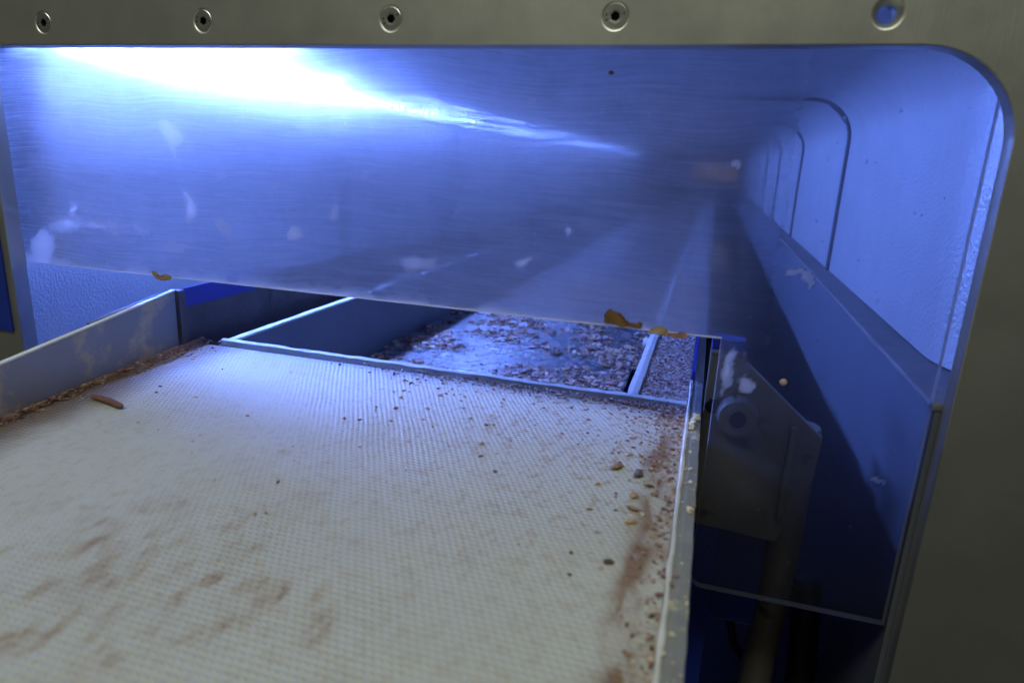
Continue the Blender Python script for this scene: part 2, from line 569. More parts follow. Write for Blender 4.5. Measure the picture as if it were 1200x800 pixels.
def make_screw():
    b = MB(); n = 36
    def hexpt(a, r):
        s = math.pi / 3
        k = (a % s) - s / 2
        q = r * math.cos(s / 2) / math.cos(k)
        return q * math.cos(a), q * math.sin(a)
    rings = []
    for y, r in ((0.0042, 0.0035), (0.0006, 0.0057), (0.0002, 0.0060), (0.0, 0.0057), (0.0, 0.0032)):
        rings.append([(r * math.cos(2 * math.pi * k / n), y, r * math.sin(2 * math.pi * k / n)) for k in range(n)])
    for y, r in ((0.0001, 0.0024), (0.0028, 0.0023)):
        rings.append([(hexpt(2 * math.pi * k / n, r)[0], y, hexpt(2 * math.pi * k / n, r)[1]) for k in range(n)])
    vs = [p for r in rings for p in r]
    fs = [(i * n + k, i * n + (k + 1) % n, (i + 1) * n + (k + 1) % n, (i + 1) * n + k) for i in range(len(rings) - 1) for k in range(n)]
    mi = [0] * len(fs)
    for i in range((len(rings) - 2) * n, len(fs)):
        mi[i] = 1  # socket walls and floor coloured black as recess shade
    fs.append(tuple(range((len(rings) - 1) * n, len(rings) * n))); mi.append(1)
    b.add(vs, fs); b.mi = mi
    # worn punch marks round the socket
    for k, a in enumerate((0.35, 0.62, 0.9, 3.3, 3.6, 3.85)):
        x, z = 0.0044 * math.cos(a), 0.0044 * math.sin(a)
        b.box(x - 0.0003, x + 0.0003, -0.00012, 0.0001, z - 0.0005, z + 0.0005, 1 if k % 2 else 0)
    return b
smb = make_screw()
s0 = None
for i, x in enumerate(HOLES[1:]):
    if s0 is None:
        s0 = smb.build('countersunk_screw', [M['screw'], M['black']])
        sc = s0
    else:
        sc = s0.copy(); COL.objects.link(sc)
    sc.parent = panel
    sc.matrix_parent_inverse = Matrix.Identity(4)
    sc.matrix_parent_inverse = panel.matrix_basis.inverted() @ Matrix.Identity(4)
    sc.location = (x - 0.0, PY0 + 0.0003, HZ)
    sc.rotation_euler = (0, random.uniform(0, 1.0), 0)

# tunnel sections -------------------------------------------------
TL, TR, TC, TF, LZ, LX = -0.500, 0.140, 0.083, 0.045, -0.109, 0.1185
def tunnel_profile():
    p = [(TL, -0.46), (TL, -0.2)]
    for i in range(9):
        a = math.radians(180 - 90 * i / 8)
        p.append((TL + TF + TF * math.cos(a), TC - TF + TF * math.sin(a)))
    for i in range(9):
        a = math.radians(90 - 90 * i / 8)
        p.append((TR - TF + TF * math.cos(a), TC - TF + TF * math.sin(a)))
    p.append((TR, LZ + 0.001))
    return p
PROF = tunnel_profile()
def section(y0, y1, flare=False):
    b = MB(); n = len(PROF)
    ys = [y0, y1]
    if flare:
        ys = [y0, 0.400, 0.425, 0.440, 0.450, 0.457, 0.463, 0.469, 0.476, y1]
    t = 0.004
    inner = []; outer = []
    for y in ys:
        off = 0.0
        if flare and y < 0.47:
            u = min(1, (0.47 - y) / 0.045)
            off = 0.012 * u * u if u < 1 else 0.012
        for lay, ex in ((inner, 0), (outer, t)):
            ring = []
            for x, z in PROF:
                xx = x + (off + ex if x > TR - TF * 0.6 else (-ex if x < TL + TF * 0.6 else 0))
                ring.append((xx, y, z + (ex if z > TC - TF * 0.6 else 0)))
            lay.append(ring)
    vs = [p for r in inner for p in r] + [p for r in outer for p in r]
    m = len(ys); o = m * n
    fs = []
    for j in range(m - 1):
        for i in range(n - 1):
            a = j * n + i
            fs.append((a, a + n, a + n + 1, a + 1))
            fs.append((o + a, o + a + 1, o + a + n + 1, o + a + n))
        for i in (0, n - 1):
            a = j * n + i
            fs.append((a, o + a, o + a + n, a + n))
    for j in (0, m - 1):
        for i in range(n - 1):
            a = j * n + i
            fs.append((a, a + 1, o + a + 1, o + a))
    b.add(vs, fs)
    return b
SEAMS = [0.86, 1.29, 1.72, 2.15, 2.58, 3.01, 3.44, 3.87, 4.30]
YE = 4.62
starts = [PY1 + 0.0005] + [s + 0.0043 for s in SEAMS]
ends = [s - 0.0043 for s in SEAMS] + [YE]
for i, (a, e) in enumerate(zip(starts, ends)):
    o = section(a, e, i == 0).build('wall_section', M['wall'], housing, smooth=False)
    me = o.data
    me.polygons.foreach_set('use_smooth', [True] * len(me.polygons))
    me.set_sharp_from_angle(angle=math.radians(40))
for s in SEAMS:
    b = MB(); n = len(PROF)
    vs = []; fs = []
    for y in (s - 0.0042, s + 0.0042):
        for ex in (-0.0032, 0.006):
            vs += [(x + (ex if x > TR - TF * .6 else (-ex if x < TL + TF * .6 else 0)), y, z + (ex if z > TC - TF * .6 else 0)) for x, z in PROF]
    for i in range(n - 1):
        fs += [(i, i + 1, i + 1 + 2 * n, i + 2 * n), (i + n, i + 3 * n, i + 1 + 3 * n, i + 1 + n),
               (i, i + n, i + 1 + n, i + 1), (i + 2 * n, i + 1 + 2 * n, i + 1 + 3 * n, i + 3 * n)]
    b.add(vs, fs).build('joint_gasket', M['dark_gap'], housing)
MB().box(LX, TR + 0.02, PY1 + 0.001, YE, LZ - 0.004, LZ).build('ledge', M['ledge'], housing, bevel=0.0012)
MB().box(LX + 0.0015, LX + 0.0045, PY1 + 0.001, YE, -0.60, LZ - 0.0042).build('lower_side_sheet', M['lower'], housing)
# far end: sheet with an exit slot hung with a tan curtain
e = MB()
e.box(TL, -0.155, YE + 0.001, YE + 0.005, -0.46, TC); e.box(0.128, TR, YE + 0.001, YE + 0.005, -0.46, TC)
e.box(-0.155, 0.128, YE + 0.001, YE + 0.005, 0.036, TC); e.box(-0.155, 0.128, YE + 0.001, YE + 0.005, -0.46, -0.07)
e.build('end_sheet', M['lower'], housing)
for k in range(6):
    x = -0.155 + k * 0.0472
    MB().box(x + 0.001, x + 0.0462, YE + 0.006, YE + 0.009, -0.075, 0.06).build('curtain_strip', M['exit'], housing)
# back skirt under the left wall so that the floor joins
MB().box(TL - 0.006, TL - 0.0042, PY1 + 0.001, YE, FL, -0.45).build('lower_side_sheet', M['lower'], housing)

# ------------------------------------------------------------------ LED tube along the upper left corner, lamp behind the panel
led = empty('led_tube', (TX, 0.40, TZL))
tag(led, 'bright blue-white LED tube running back along the upper left corner of the tunnel', 'light tube')
yy = 0.375
while yy < 4.2:
    y2 = yy + 0.424
    MB().tube([(TX, yy, TZL), (TX, y2, TZL)], TUBE_R, 10).build('tube_module', M['leds'][min(8, int((yy - 0.37) / 0.43))], led, smooth=False)
    lv = MB(); nb = 20; rl_ = 0.0115  # blades added to screen the tube from view, leaving a thin streak
    for q in range(nb):
        yb_ = yy + (q + 0.5) * (y2 - yy) / nb
        ring = [(TX + rl_ * math.cos(2 * math.pi * k_ / 14), TZL + rl_ * math.sin(2 * math.pi * k_ / 14)) for k_ in range(14)]
        lv.prism_y(ring, yb_ - 0.0004, yb_ + 0.0004)
    lv.build('louvre', M['louvre'], led)['kind'] = 'stuff'
    MB().box(TX - 0.004, TX + 0.004, y2 + 0.0003, y2 + 0.0057, TZL - 0.004, TC - 0.0002).build('tube_clip', M['alu'], led)
    yy = y2 + 0.006
lamp = empty('led_lamp', (-0.35, 0.455, TC))
tag(lamp, 'blue-white LED lamp behind the upper left of the tunnel opening', 'lamp')
def prism_x(poly, x0, x1):
    n = len(poly); b = MB()
    b.add([(x0, y, z) for y, z in poly] + [(x1, y, z) for y, z in poly],
          [tuple(range(n)), tuple(range(2 * n - 1, n - 1, -1))] + [(i, (i + 1) % n, (i + 1) % n + n, i + n) for i in range(n)])
    return b
prism_x([(0.4490, 0.0746), (0.4680, 0.0746), (0.4680, 0.0828), (0.4580, 0.0828), (0.4560, 0.0752), (0.4490, 0.0752)], -0.446, LAMP_X1).build('lamp_housing', M['alu'], lamp)
prism_x([(0.4497, 0.0754), (0.4535, 0.0820), (0.4555, 0.0820), (0.4545, 0.0754)], -0.444, LAMP_X1 - 0.002).build('lamp_cover', M['led2'], lamp)

# ------------------------------------------------------------------ conveyor
BZ = -0.150
conv = empty('conveyor', (-0.18, 0.45, FL))
tag(conv, 'dirty food conveyor with cream embossed belt running into the blue-lit tunnel', 'conveyor')

def make_belt():
    x0, x1, y0, y1 = -0.398, -0.0005, -0.16, 0.4175
    dx = 0.0010
    xs = np.linspace(x0, x1, int((x1 - x0) / dx)); ys = np.linspace(y0, y1, int((y1 - y0) / dx))
    nose = [(y1 + 0.0075 * math.sin(a), BZ - 0.0075 * (1 - math.cos(a))) for a in np.linspace(0.25, math.pi, 9)]
    rows = [(y, BZ) for y in ys] + nose + [(-0.16, BZ - 0.015)]
    X = np.tile(xs, len(rows)); Y = np.repeat([r[0] for r in rows], len(xs)); Z = np.repeat([r[1] for r in rows], len(xs))
    Z = Z + (fbm(X, Y, 14, 2) - 0.5) * 0.0010
    nx = len(xs); nr = len(rows)
    ii = (np.arange(nr - 1)[:, None] * nx + np.arange(nx - 1)[None, :]).ravel()
    F = np.stack([ii, ii + 1, ii + nx + 1, ii + nx], 1)
    me = bpy.data.meshes.new('belt')
    me.from_pydata(np.stack([X, Y, Z], 1).tolist(), [], F.tolist())
    me.polygons.foreach_set('use_smooth', [True] * len(me.polygons))
    me.materials.append(M['belt'])
    # dirt map: food stains with shapes of their own, plus the guide's painted shadow
    c = np.ones((len(X), 4))
    def stain_shade(mask, col):
        mask = np.clip(mask, 0, 1)[:, None]
        c[:, :3] = c[:, :3] * (1 - mask) + np.array(col) * c[:, :3] * mask
    n1 = fbm(X, Y, 60, 4); n2 = fbm(X * 1.0 + 3, Y * 0.35, 190, 3); n3 = fbm(X + 9, Y * 0.5 + 4, 25, 4)
    spots = [(-.1896, .1244, .012, .0022, .9), (-.1841, .1335, .008, .002, .7), (-.2059, .1476, .006, .003, .6), (-.2249, .1567, .006, .004, .7),
             (-.2189, .1618, .006, .003, .7), (-.2252, .1735, .008, .003, .7), (-.2242, .1889, .005, .0016, .9), (-.2052, .2075, .009, .0025, .8),
             (-.1921, .176, .010, .0022, .9), (-.1865, .1626, .009, .003, .8), (-.194, .1572, .008, .004, .5), (-.1597, .1596, .007, .0018, 1.), (-.2010, .164, .012, .006, .4),
             (-.1577, .1463, .007, .004, .6), (-.1698, .1335, .008, .0018, .8), (-.135, .1568, .007, .005, .55), (-.134, .1665, .008, .005, .45),
             (-.1063, .1672, .009, .004, .75), (-.1083, .1577, .006, .005, .75), (-.112, .164, .012, .006, .3), (-.1713, .1767, .006, .003, .6), (-.1537, .1955, .005, .003, .6),
             (-.1962, .2738, .003, .002, .7), (-.1052, .3207, .003, .003, .8), (-.1911, .2429, .012, .006, .25), (-.1246, .2065, .02, .012, .16), (-.215, .168, .03, .02, .22), (-.19, .15, .03, .02, .22)]
    for (sx, sy, ln, wd, st) in spots:
        ca, sa = math.cos(0.12), math.sin(0.12)
        dx_ = (X - sx) + (n1 - .5) * 0.004; dy_ = (Y - sy) + (n3 - .5) * 0.008
        u = dx_ * ca + dy_ * sa; v = -dx_ * sa + dy_ * ca
        r = np.sqrt((u / wd) ** 2 + (v / ln) ** 2)
        stain_shade(st * sstep(1.5, 0.25, r) * (0.15 + 1.25 * sstep(.40, .66, n2) * sstep(.25, .6, n1)) * .7, (0.66, 0.46, 0.26))
    # tan scuffs and small dark cores, clustered at the near left
    clus = np.exp(-(((X + .195) / .055) ** 2 + ((Y - .165) / .05) ** 2)) + .8 * np.exp(-(((X + .12) / .03) ** 2 + ((Y - .168) / .022) ** 2)) + .10
    U = X + .13 * Y
    sc1 = fbm(U * 1.0, Y * .42, 150, 4); sc2 = fbm(U * 1.3 + 7, Y * .5 + 2, 300, 3)
    stain_shade(clus * .42 * sstep(.52, .62, sc1), (0.80, 0.66, 0.47))
    stain_shade(clus * .45 * sstep(.60, .68, sc1) * sstep(.40, .6, sc2), (0.72, 0.53, 0.32))
    stain_shade(clus * .6 * sstep(.69, .74, sc1 * .6 + sc2 * .4), (0.55, 0.36, 0.20))
    # loose ochre specks over the whole belt, thicker to the right
    right = sstep(-.22, -.02, X) * sstep(.15, .40, Y)
    stain_shade(0.85 * sstep(.60, .70, fbm(X, Y, 330, 2)) * (0.25 + 0.75 * right), (0.70, 0.50, 0.32))
    stain_shade(0.45 * sstep(.55, .75, n3) * (0.3 + .7 * right), (0.88, 0.76, 0.58))
    # greasy brown streak along the right-hand rail
    cx = -0.0115 + (fbm(Y * 0, Y, 30, 3) - .5) * 0.008
    band = np.exp(-((X - cx) / 0.0050) ** 2) * (0.30 + 1.0 * sstep(.36, .62, fbm(X, Y * .3, 140, 3)))
    stain_shade(band * sstep(.44, .33, Y), (0.52, 0.34, 0.22))
    stain_shade(sstep(-.032, -.004, X) * sstep(.45, .65, n1) * .6, (0.66, 0.52, 0.40))
    # dirt along the left guide, widened to paint the guide's shadow; cross bar dirt
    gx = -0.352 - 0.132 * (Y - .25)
    stain_shade(sstep(.040, .006, X - gx - .012 * sstep(.30, .42, Y) + (n1 - .5) * .012) * 0.95, (0.30, 0.21, 0.13))
    stain_shade(sstep(.409, .4165, Y + (n1 - .5) * .006) * sstep(-.34, -.1, X) * .8, (0.45, 0.31, 0.22))
    set_attr(me, 'stain_shade', c)
    ob = bpy.data.objects.new('belt', me); COL.objects.link(ob)
    ob.parent = conv; ob.matrix_parent_inverse = Matrix.Translation(-conv.location)
    return ob
make_belt()

def wavy_bar(p0, p1, wdt, z0, z1, amp, n=60, axis='x'):
    """pale bar whose edges are uneven with caked residue."""
    b = MB(); vs = []; fs = []
    for i in range(n + 1):
        t = i / n
        a = p0 + (p1 - p0) * t
        e0 = (vnoise(np.array(a * 90.), np.array(3.3)) - .5) * amp
        e1 = (vnoise(np.array(a * 110.), np.array(8.1)) - .5) * amp
        ez = (vnoise(np.array(a * 120.), np.array(1.1)) - .5) * amp * .6
        lo, hi = wdt[0] + float(e0), wdt[1] + float(e1)
        m = (lo + hi) / 2
        for q, z in ((lo, z0), (lo, z1 - .0008 + float(ez)), (m, z1 + float(ez)), (hi, z1 - .0008 + float(ez)), (hi, z0)):
            vs.append((a, q, z) if axis == 'x' else (q, a, z))
    for i in range(n):
        for k in range(5):
            fs.append((i * 5 + k, i * 5 + (k + 1) % 5, i * 5 + 5 + (k + 1) % 5, i * 5 + 5 + k))
    fs += [(0, 1, 2, 3, 4), tuple(n * 5 + k for k in (4, 3, 2, 1, 0))]
    b.add(vs, fs)
    return b
YC = 4.3
wavy_bar(-0.362, -0.001, (0.4275, 0.4335), -0.245, -0.1475, 0.0016).build('cross_bar', M['whiteedge'], conv)
MB().box(-0.3595, -0.3535, 0.4345, YC, -0.245, -0.1505).build('divider_plate', M['greyplate'], conv)
wavy_bar(0.4345, YC, (-0.3605, -0.3535), -0.1503, -0.1478, 0.0016, 220, 'y').build('divider_cap', M['whiteedge'], conv)
t = MB()
TZ = -0.222
t.box(-0.3533, -0.0655, 0.4345, YC, TZ - .003, TZ)
t.box(-0.0655, -0.0560, 0.4345, 0.585, TZ - .003, TZ)
t.box(-0.0655, -0.0560, 0.735, YC, TZ - .003, TZ)
t.box(-0.0560, -0.0412, 0.4345, YC, TZ - .003, TZ)
t.build('tray', M['tray'], conv)
wavy_bar(0.4345, YC, (-0.0410, -0.0335), -0.245, -0.1490, 0.0012, 200, 'y').build('strip_bar', M['whiteedge'], conv)
MB().box(-0.0332, -0.0005, 0.4345, YC, -0.170, -0.1520).build('side_strip', M['strip'], conv)
rail = wavy_bar(-0.16, 0.475, (0.0003, 0.0084), -0.180, -0.1468, 0.0004, 120, 'y').build('side_rail', M['rail'], conv)
wavy_bar(-0.16, 0.474, (-0.0004, 0.0014), -0.150, -0.1457, 0.0007, 140, 'y').build('rail_lip', M['whiteedge'], rail)
MB().box(0.0005, 0.0088, 0.476, YC, -0.180, -0.1470).build('side_rail', M['rail'], conv, bevel=0.0008)
MB().box(0.0002, 0.0024, 0.478, 0.62, -0.1468, -0.1405).build('blue_edge_strip', M['blueplastic'], conv, bevel=0.0004)
# left guide: flared plate, then the straight dirty side plate behind it
g = [(-0.3120, -0.10, -0.158, -0.130), (-0.3560, 0.235, -0.158, -0.1215), (-0.3690, 0.33, -0.158, -0.1135), (-0.3785, 0.402, -0.158, -0.1065)]
guide = MB().slab(g, 0.003).build('guide_plate', M['guide'], conv, bevel=0.0006)
gl = [(x + 0.0002, y, zt + 0.0002, zt + 0.0013) for x, y, zb, zt in g]
MB().slab(gl, 0.0034).build('worn_edge', M['whiteedge'], guide)
MB().box(-0.3880, -0.3765, 0.4035, 0.4100, -0.205, -0.1060).build('guide_end_post', M['dirtyplate'], conv, bevel=0.0008)
MB().slab([(-0.384, 0.4105, -0.215, -0.1085), (-0.386, YC, -0.215, -0.1085)], 0.004).build('side_plate', M['dirtyplate'], conv)
MB().box(-0.3838, -0.3822, 0.412, 0.50, -0.1215, -0.1065).build('blue_edge_strip', M['blueplastic'], conv, bevel=0.0004)
MB().slab([(-0.398, 0.345, -0.20, -0.1205), (-0.398, 0.405, -0.20, -0.1115), (-0.398, YC, -0.20, -0.1130)], 0.003).build('frame_plate', M['greyplate'], conv)
MB().box(-0.3940, -0.3882, 0.392, 0.400, -0.16, -0.1135).build('spacer', M['whiteedge'], conv, bevel=0.001)
MB().tube([(-0.3945, 0.372, -0.123), (-0.3800, 0.372, -0.123)], 0.004, 16).build('bolt_head', M['whiteedge'], conv, smooth=False)
MB().box(-0.3838, -0.3608, 0.4345, YC, -0.200, -0.166).build('channel_floor', M['caked'], conv)
MB().box(-0.398, 0.0, -0.16, 0.416, -0.176, -0.1665).build('belt_bed', M['greyplate'], conv)
# frame under the belt down to the floor
MB().box(-0.40, 0.0085, -0.16, YC, -0.30, -0.2455).build('frame_beam', M['blue'], conv)
for x in (-0.395, -0.05):
    for y in (0.55, 2.15):
        MB().box(x, x + 0.04, y, y + 0.04, FL, -0.3005).build('leg', M['blue'], conv, bevel=0.002)
# right-hand bearing bracket below the rail
br = [(0.0096, -0.1112), (0.0290, -0.1112), (0.0815, -0.1560), (0.0800, -0.1840), (0.0640, -0.2310), (0.0096, -0.2275)]
bracket = MB().prism_y(br, 0.4200, 0.4260).build('bearing_bracket', M['bracket'], conv, bevel=0.0008)
MB().tube([(0.0300, 0.4100, -0.1475), (0.0300, 0.4198, -0.1475)], [0.0110, 0.0125], 28).build('bearing_boss', M['bracket'], bracket)
MB().tube([(0.0300, 0.4080, -0.1475), (0.0300, 0.4099, -0.1475)], [0.0050, 0.0055], 20).build('shaft_end', M['black'], bracket)
MB().tube([(0.0150, 0.4182, -0.1440), (0.0150, 0.4199, -0.1440)], 0.0048, 20).build('dark_bolt', M['black'], bracket)
for bx_, bz_ in ((0.0200, -0.2120), (0.0520, -0.2120), (0.0480, -0.1520)):
    MB().tube([(bx_, 0.4165, bz_), (bx_, 0.4199, bz_)], 0.0036, 6).build('hex_bolt', M['tube'], bracket)
MB().box(0.0620, 0.0660, 0.4150, 0.4198, -0.2150, -0.1500).build('bracket_rib', M['tube'], bracket, bevel=0.0008)
MB().box(0.0100, 0.0300, 0.4275, 0.4400, -0.1112, -0.1020).build('blue_block', M['blue'], conv, bevel=0.001)
MB().box(0.0096, 0.0310, 0.4180, 0.4270, -0.1110, -0.1090).build('bracket_flange', M['tube'], bracket, bevel=0.0004)
MB().box(0.0096, 0.0300, 0.4230, 0.4600, FL, -0.2280).build('blue_post', M['blue'], conv, bevel=0.001)
MB().box(0.0305, 0.0620, 0.4400, 0.4600, -0.3100, -0.2315).build('blue_cross_plate', M['blue'], conv, bevel=0.001)

# support tube beside the bracket
st = empty('support_tube', (0.071, 0.447, FL))
tag(st, 'upright dirty brown-grey steel tube behind the clear guard, right of the conveyor bracket', 'tube')
MB().tube([(0.0735, 0.447, -0.1600), (0.0735, 0.447, -0.25), (0.0705, 0.447, -0.33), (0.0690, 0.447, FL + 0.006)], 0.0112, 24).build('pipe', M['tube'], st, smooth=True)
MB().tube([(0.0735, 0.447, -0.1640), (0.0735, 0.447, -0.1585)], [0.0122, 0.0108], 24).build('end_cap', M['bracket'], st)
MB().box(0.045, 0.093, 0.425, 0.47, FL, FL + 0.006).build('foot_plate', M['tube'], st, bevel=0.001)
# corrugated hose
hs = MB(); path = []; rad = []
for i in range(90):
    t_ = i / 89
    path.append((0.098 + 0.012 * math.sin(t_ * 2.2), 0.470 - 0.02 * t_, -0.285 - t_ * (-(FL) - 0.285 - 0.002)))
    rad.append(0.0095 + 0.0014 * math.cos(i * math.pi))
hose = hs.tube(path, rad, 18).build('corrugated_hose', M['black'], smooth=True)
tag(hose, 'black corrugated hose hanging in the dark below the clear guard', 'hose')
cb = MB().tube([(0.0450, 0.4700, -0.3120 + 0.0), (0.0560, 0.4850, -0.3600), (0.0860, 0.4900, -0.4000), (0.1020, 0.4950, -0.4700), (0.0900, 0.5000, FL + 0.003)], 0.0032, 10).build('cable', M['black'], smooth=True)
tag(cb, 'thin black cable drooping in the dark below the blue cross plate', 'cable')
# blue plate on the left of the housing
bp = MB().box(-0.560, -0.4800, PY0 - 0.0016, PY0 - 0.0002, -0.138, 0.000).build('blue_plate', M['blue'], bevel=0.0004)
tag(bp, 'dark blue plate on the steel panel left of the tunnel opening', 'plate')

# ------------------------------------------------------------------ clear guard sheet
GY0, GY1 = PY1 + 0.0008, PY1 + 0.0058
def make_guard():
    x0, xn, x1 = -0.492, 0.0130, 0.1185
    zt, zn, zb = 0.0790, -0.0875, -0.2400
    st_ = 0.0013
    xs = np.unique(np.concatenate([np.linspace(x0, xn, int((xn - x0) / st_)), np.linspace(xn, x1, int((x1 - xn) / st_))]))
    zs = np.unique(np.concatenate([np.linspace(zb, zn, int((zn - zb) / st_)), np.linspace(zn, zt, int((zt - zn) / st_)), [zn + 0.0009, zb + 0.0008]]))
    nx, nz = len(xs), len(zs)
    keep = {}
    V = []
    ixn = int(np.argmin(abs(xs - xn))); izn = int(np.argmin(abs(zs - zn)))
    rr = 0.007
    for k in range(nz):
        for i in range(nx):
            if k < izn and i < ixn:
                continue
            x, z = float(xs[i]), float(zs[k])
            cx, cz = xn + rr, zb + rr
            if x < cx and z < cz:
                dx, dz = x - cx, z - cz
                # squash the square corner on to a round one
                m = max(abs(dx), abs(dz)); h = math.hypot(dx, dz)
                if h > 0:
                    x, z = cx + dx * m / h, cz + dz * m / h
            keep[(i, k)] = len(V); V.append((x, z))
    Q = []
    for k in range(nz - 1):
        for i in range(nx - 1):
            q = [(i, k), (i + 1, k), (i + 1, k + 1), (i, k + 1)]
            if all(p in keep for p in q):
                Q.append(tuple(keep[p] for p in q))
    n = len(V)
    verts = [(x, GY0, z) for x, z in V] + [(x, GY1, z) for x, z in V]
    faces = list(Q) + [tuple(i + n for i in reversed(q)) for q in Q]
    mi = [0] * len(faces)
    for fi, q in enumerate(Q):
        zc = sum(V[v][1] for v in q) / 4; xc = sum(V[v][0] for v in q) / 4
        if xc < xn and zn < zc < zn + 0.0009:
            mi[fi] = 1
    from collections import Counter
    cnt = Counter(); dirn = {}
    for q in Q:
        for a, b in zip(q, q[1:] + q[:1]):
            cnt[(min(a, b), max(a, b))] += 1; dirn[(min(a, b), max(a, b))] = (a, b)
    for e_, c_ in cnt.items():
        if c_ == 1:
            a, b = dirn[e_]
            faces.append((b, a, a + n, b + n)); mi.append(1)
    me = bpy.data.meshes.new('sheet')
    me.from_pydata(verts, [], faces)
    me.materials.append(M['guard']); me.materials.append(M['edge'])
    me.polygons.foreach_set('material_index', mi)
    P = np.array(V); X, Z = P[:, 0], P[:, 1]
    film = np.full(n, 0.062)
    left = sstep(0.048, -0.025, X) * np.maximum(sstep(-.135, -.07, Z), (X < .0).astype(float))
    film += 0.34 * left + 0.10 * np.exp(-((X + .10) / .12) ** 2) + 0.06 * sstep(-.1, -.35, X)
    # the strip wiped clean beside the left edge, with a ragged border
    clean = sstep(-0.415, -0.462, X + (fbm(X, Z, 30, 4) - .5) * .05 - 0.35 * (Z - 0.04))
    film *= 1 - 0.55 * clean
    swirl = 0.012 + 0.45 * left ** 1.3
    swirl *= 0.55 + 0.7 * fbm(X, Z, 14, 3)
    sp = np.zeros(n)
    nn = fbm(X, Z, 160, 3)
    def blob(cx, cz, a, b, ang, st):
        ca, sa = math.cos(ang), math.sin(ang)
        dx = X - cx + (nn - .5) * .008; dz = Z - cz + (fbm(X + 5, Z, 160, 3) - .5) * .008
        u = (dx * ca + dz * sa) / a; v = (-dx * sa + dz * ca) / b
        np.maximum(sp, 1.9 * st * sstep(1.05, .72, np.sqrt(u * u + v * v)) * (.5 + nn), out=sp)
    for q in [(-.3372, .0072, .011, .0045, -.7, .55), (-.335, -.004, .004, .002, 1.5, .35), (-.3274, -.0405, .0038, .0095, .05, .6), (-.303, -.0498, .0095, .0028, -.9, .4), (-.2491, -.0503, .0055, .0035, .3, .55),
              (-.4048, -.0553, .009, .0028, -.1, .5), (-.3686, -.0562, .008, .0022, -.6, .4), (-.4356, -.0592, .015, .0045, .1, .42), (-.4575, -.0740, .012, .010, .5, .42), (-.425, -.048, .007, .0025, -1.2, .42),
              (-.30, -.018, .003, .002, 0, .35), (-.26, -.022, .004, .002, .6, .4), (-.22, -.036, .0018, .004, 0, .35), (-.34, -.066, .010, .002, .1, .3), (-.20, -.012, .003, .002, .5, .35), (-.39, -.06, .003, .006, .4, .3),
              (-.14, -.03, .004, .002, .4, .3), (-.10, -.055, .006, .0025, .2, .32), (-.165, -.062, .012, .004, .15, .25), (-.075, -.035, .002, .002, 0, .4), (.029, -.1111, .0030, .0042, .2, .7), (.0184, -.105, .0028, .013, -.05, .45),
              (.05, -.05, .007, .002, -.9, .35), (.044, -.048, .004, .002, .6, .4), (.008, .004, .002, .002, 0, .45), (-.1, .03, .003, .0015, .5, .25), (.10, -.155, .004, .002, .2, .25)]:
        blob(*q)
    # caked white residue along the lower edge
    sp = np.maximum(sp, .45 * sstep(.007, .001, Z + .0875 + (nn - .5) * .006) * (X < .02) * sstep(.42, .62, fbm(X, Z * 0, 40, 3)))
    h = np.zeros((2 * n, 4)); h[:n, 0] = film; h[:n, 1] = swirl; h[:n, 2] = np.clip(sp, 0, .97); h[n:, 0] = 0.02; h[:, 3] = 1
    set_attr(me, 'haze', h)
    ob = bpy.data.objects.new('guard_sheet', me); COL.objects.link(ob)
    tag(ob, 'scratched clear plastic guard sheet hanging across the tunnel opening', 'guard')
    return ob
make_guard()

# ================================================================== FOOD DEBRIS
def crumb_shape(rng, k):
    """irregular chip of 20 triangles."""
    bm = bmesh.new()
    bmesh.ops.create_icosphere(bm, subdivisions=1, radius=1.0)
    s = np.array([1.0, rng.uniform(.4, .95), rng.uniform(.25, .65)])
    vs = np.array([v.co[:] for v in bm.verts]) * s * rng.uniform(.5, 1.45, (len(bm.verts), 1))
    fs = [tuple(v.index for v in f.verts) for f in bm.faces]
    bm.free()
    return vs, np.array(fs)
SH = [crumb_shape(RNG, k) for k in range(14)]
PAL = {'brown': [(.17, .09, .05), (.26, .14, .08), (.10, .055, .035), (.32, .19, .11), (.40, .27, .16), (.22, .09, .06)],
       'pink': [(.34, .22, .18), (.42, .29, .25), (.26, .15, .12), (.50, .38, .32), (.14, .08, .06), (.20, .09, .06)],
       'pale': [(.48, .41, .36), (.40, .32, .29), (.34, .25, .22), (.55, .49, .44), (.27, .18, .15)],
       'cream': [(.62, .55, .36), (.55, .47, .30), (.68, .62, .48)]}
def crumbs(name, pos, size, pal, label, kind='stuff'):
    V = []; F = []; T = []; o = 0
    for p, s in zip(pos, size):
        vs, fs = SH[RNG.integers(len(SH))]
        a = RNG.uniform(0, 6.283)
        ca, sa = math.cos(a), math.sin(a)
        q = vs * s
        q = np.stack([q[:, 0] * ca - q[:, 1] * sa, q[:, 0] * sa + q[:, 1] * ca, q[:, 2]], 1)
        q[:, 2] -= q[:, 2].min() + 0.15 * s
        V.append(q + np.array(p)); F.append(fs + o); o += len(vs)
        c = np.array(PAL[pal[RNG.integers(len(pal))]])
        c = c[RNG.integers(len(c))] * RNG.uniform(.75, 1.25)
        T.append(np.tile([*np.clip(c, 0, 1), 1], (len(vs), 1)))
    me = bpy.data.meshes.new(name)
    me.from_pydata(np.concatenate(V).tolist(), [], np.concatenate(F).tolist())
    me.materials.append(M['crumb'])
    set_attr(me, 'tint', np.concatenate(T))
    ob = bpy.data.objects.new(name, me); COL.objects.link(ob)
    tag(ob, label, 'crumbs', kind=kind)
    return ob
def sizes(n, lo, hi, p=3.0):
    return lo + (hi - lo) * RNG.random(n) ** p

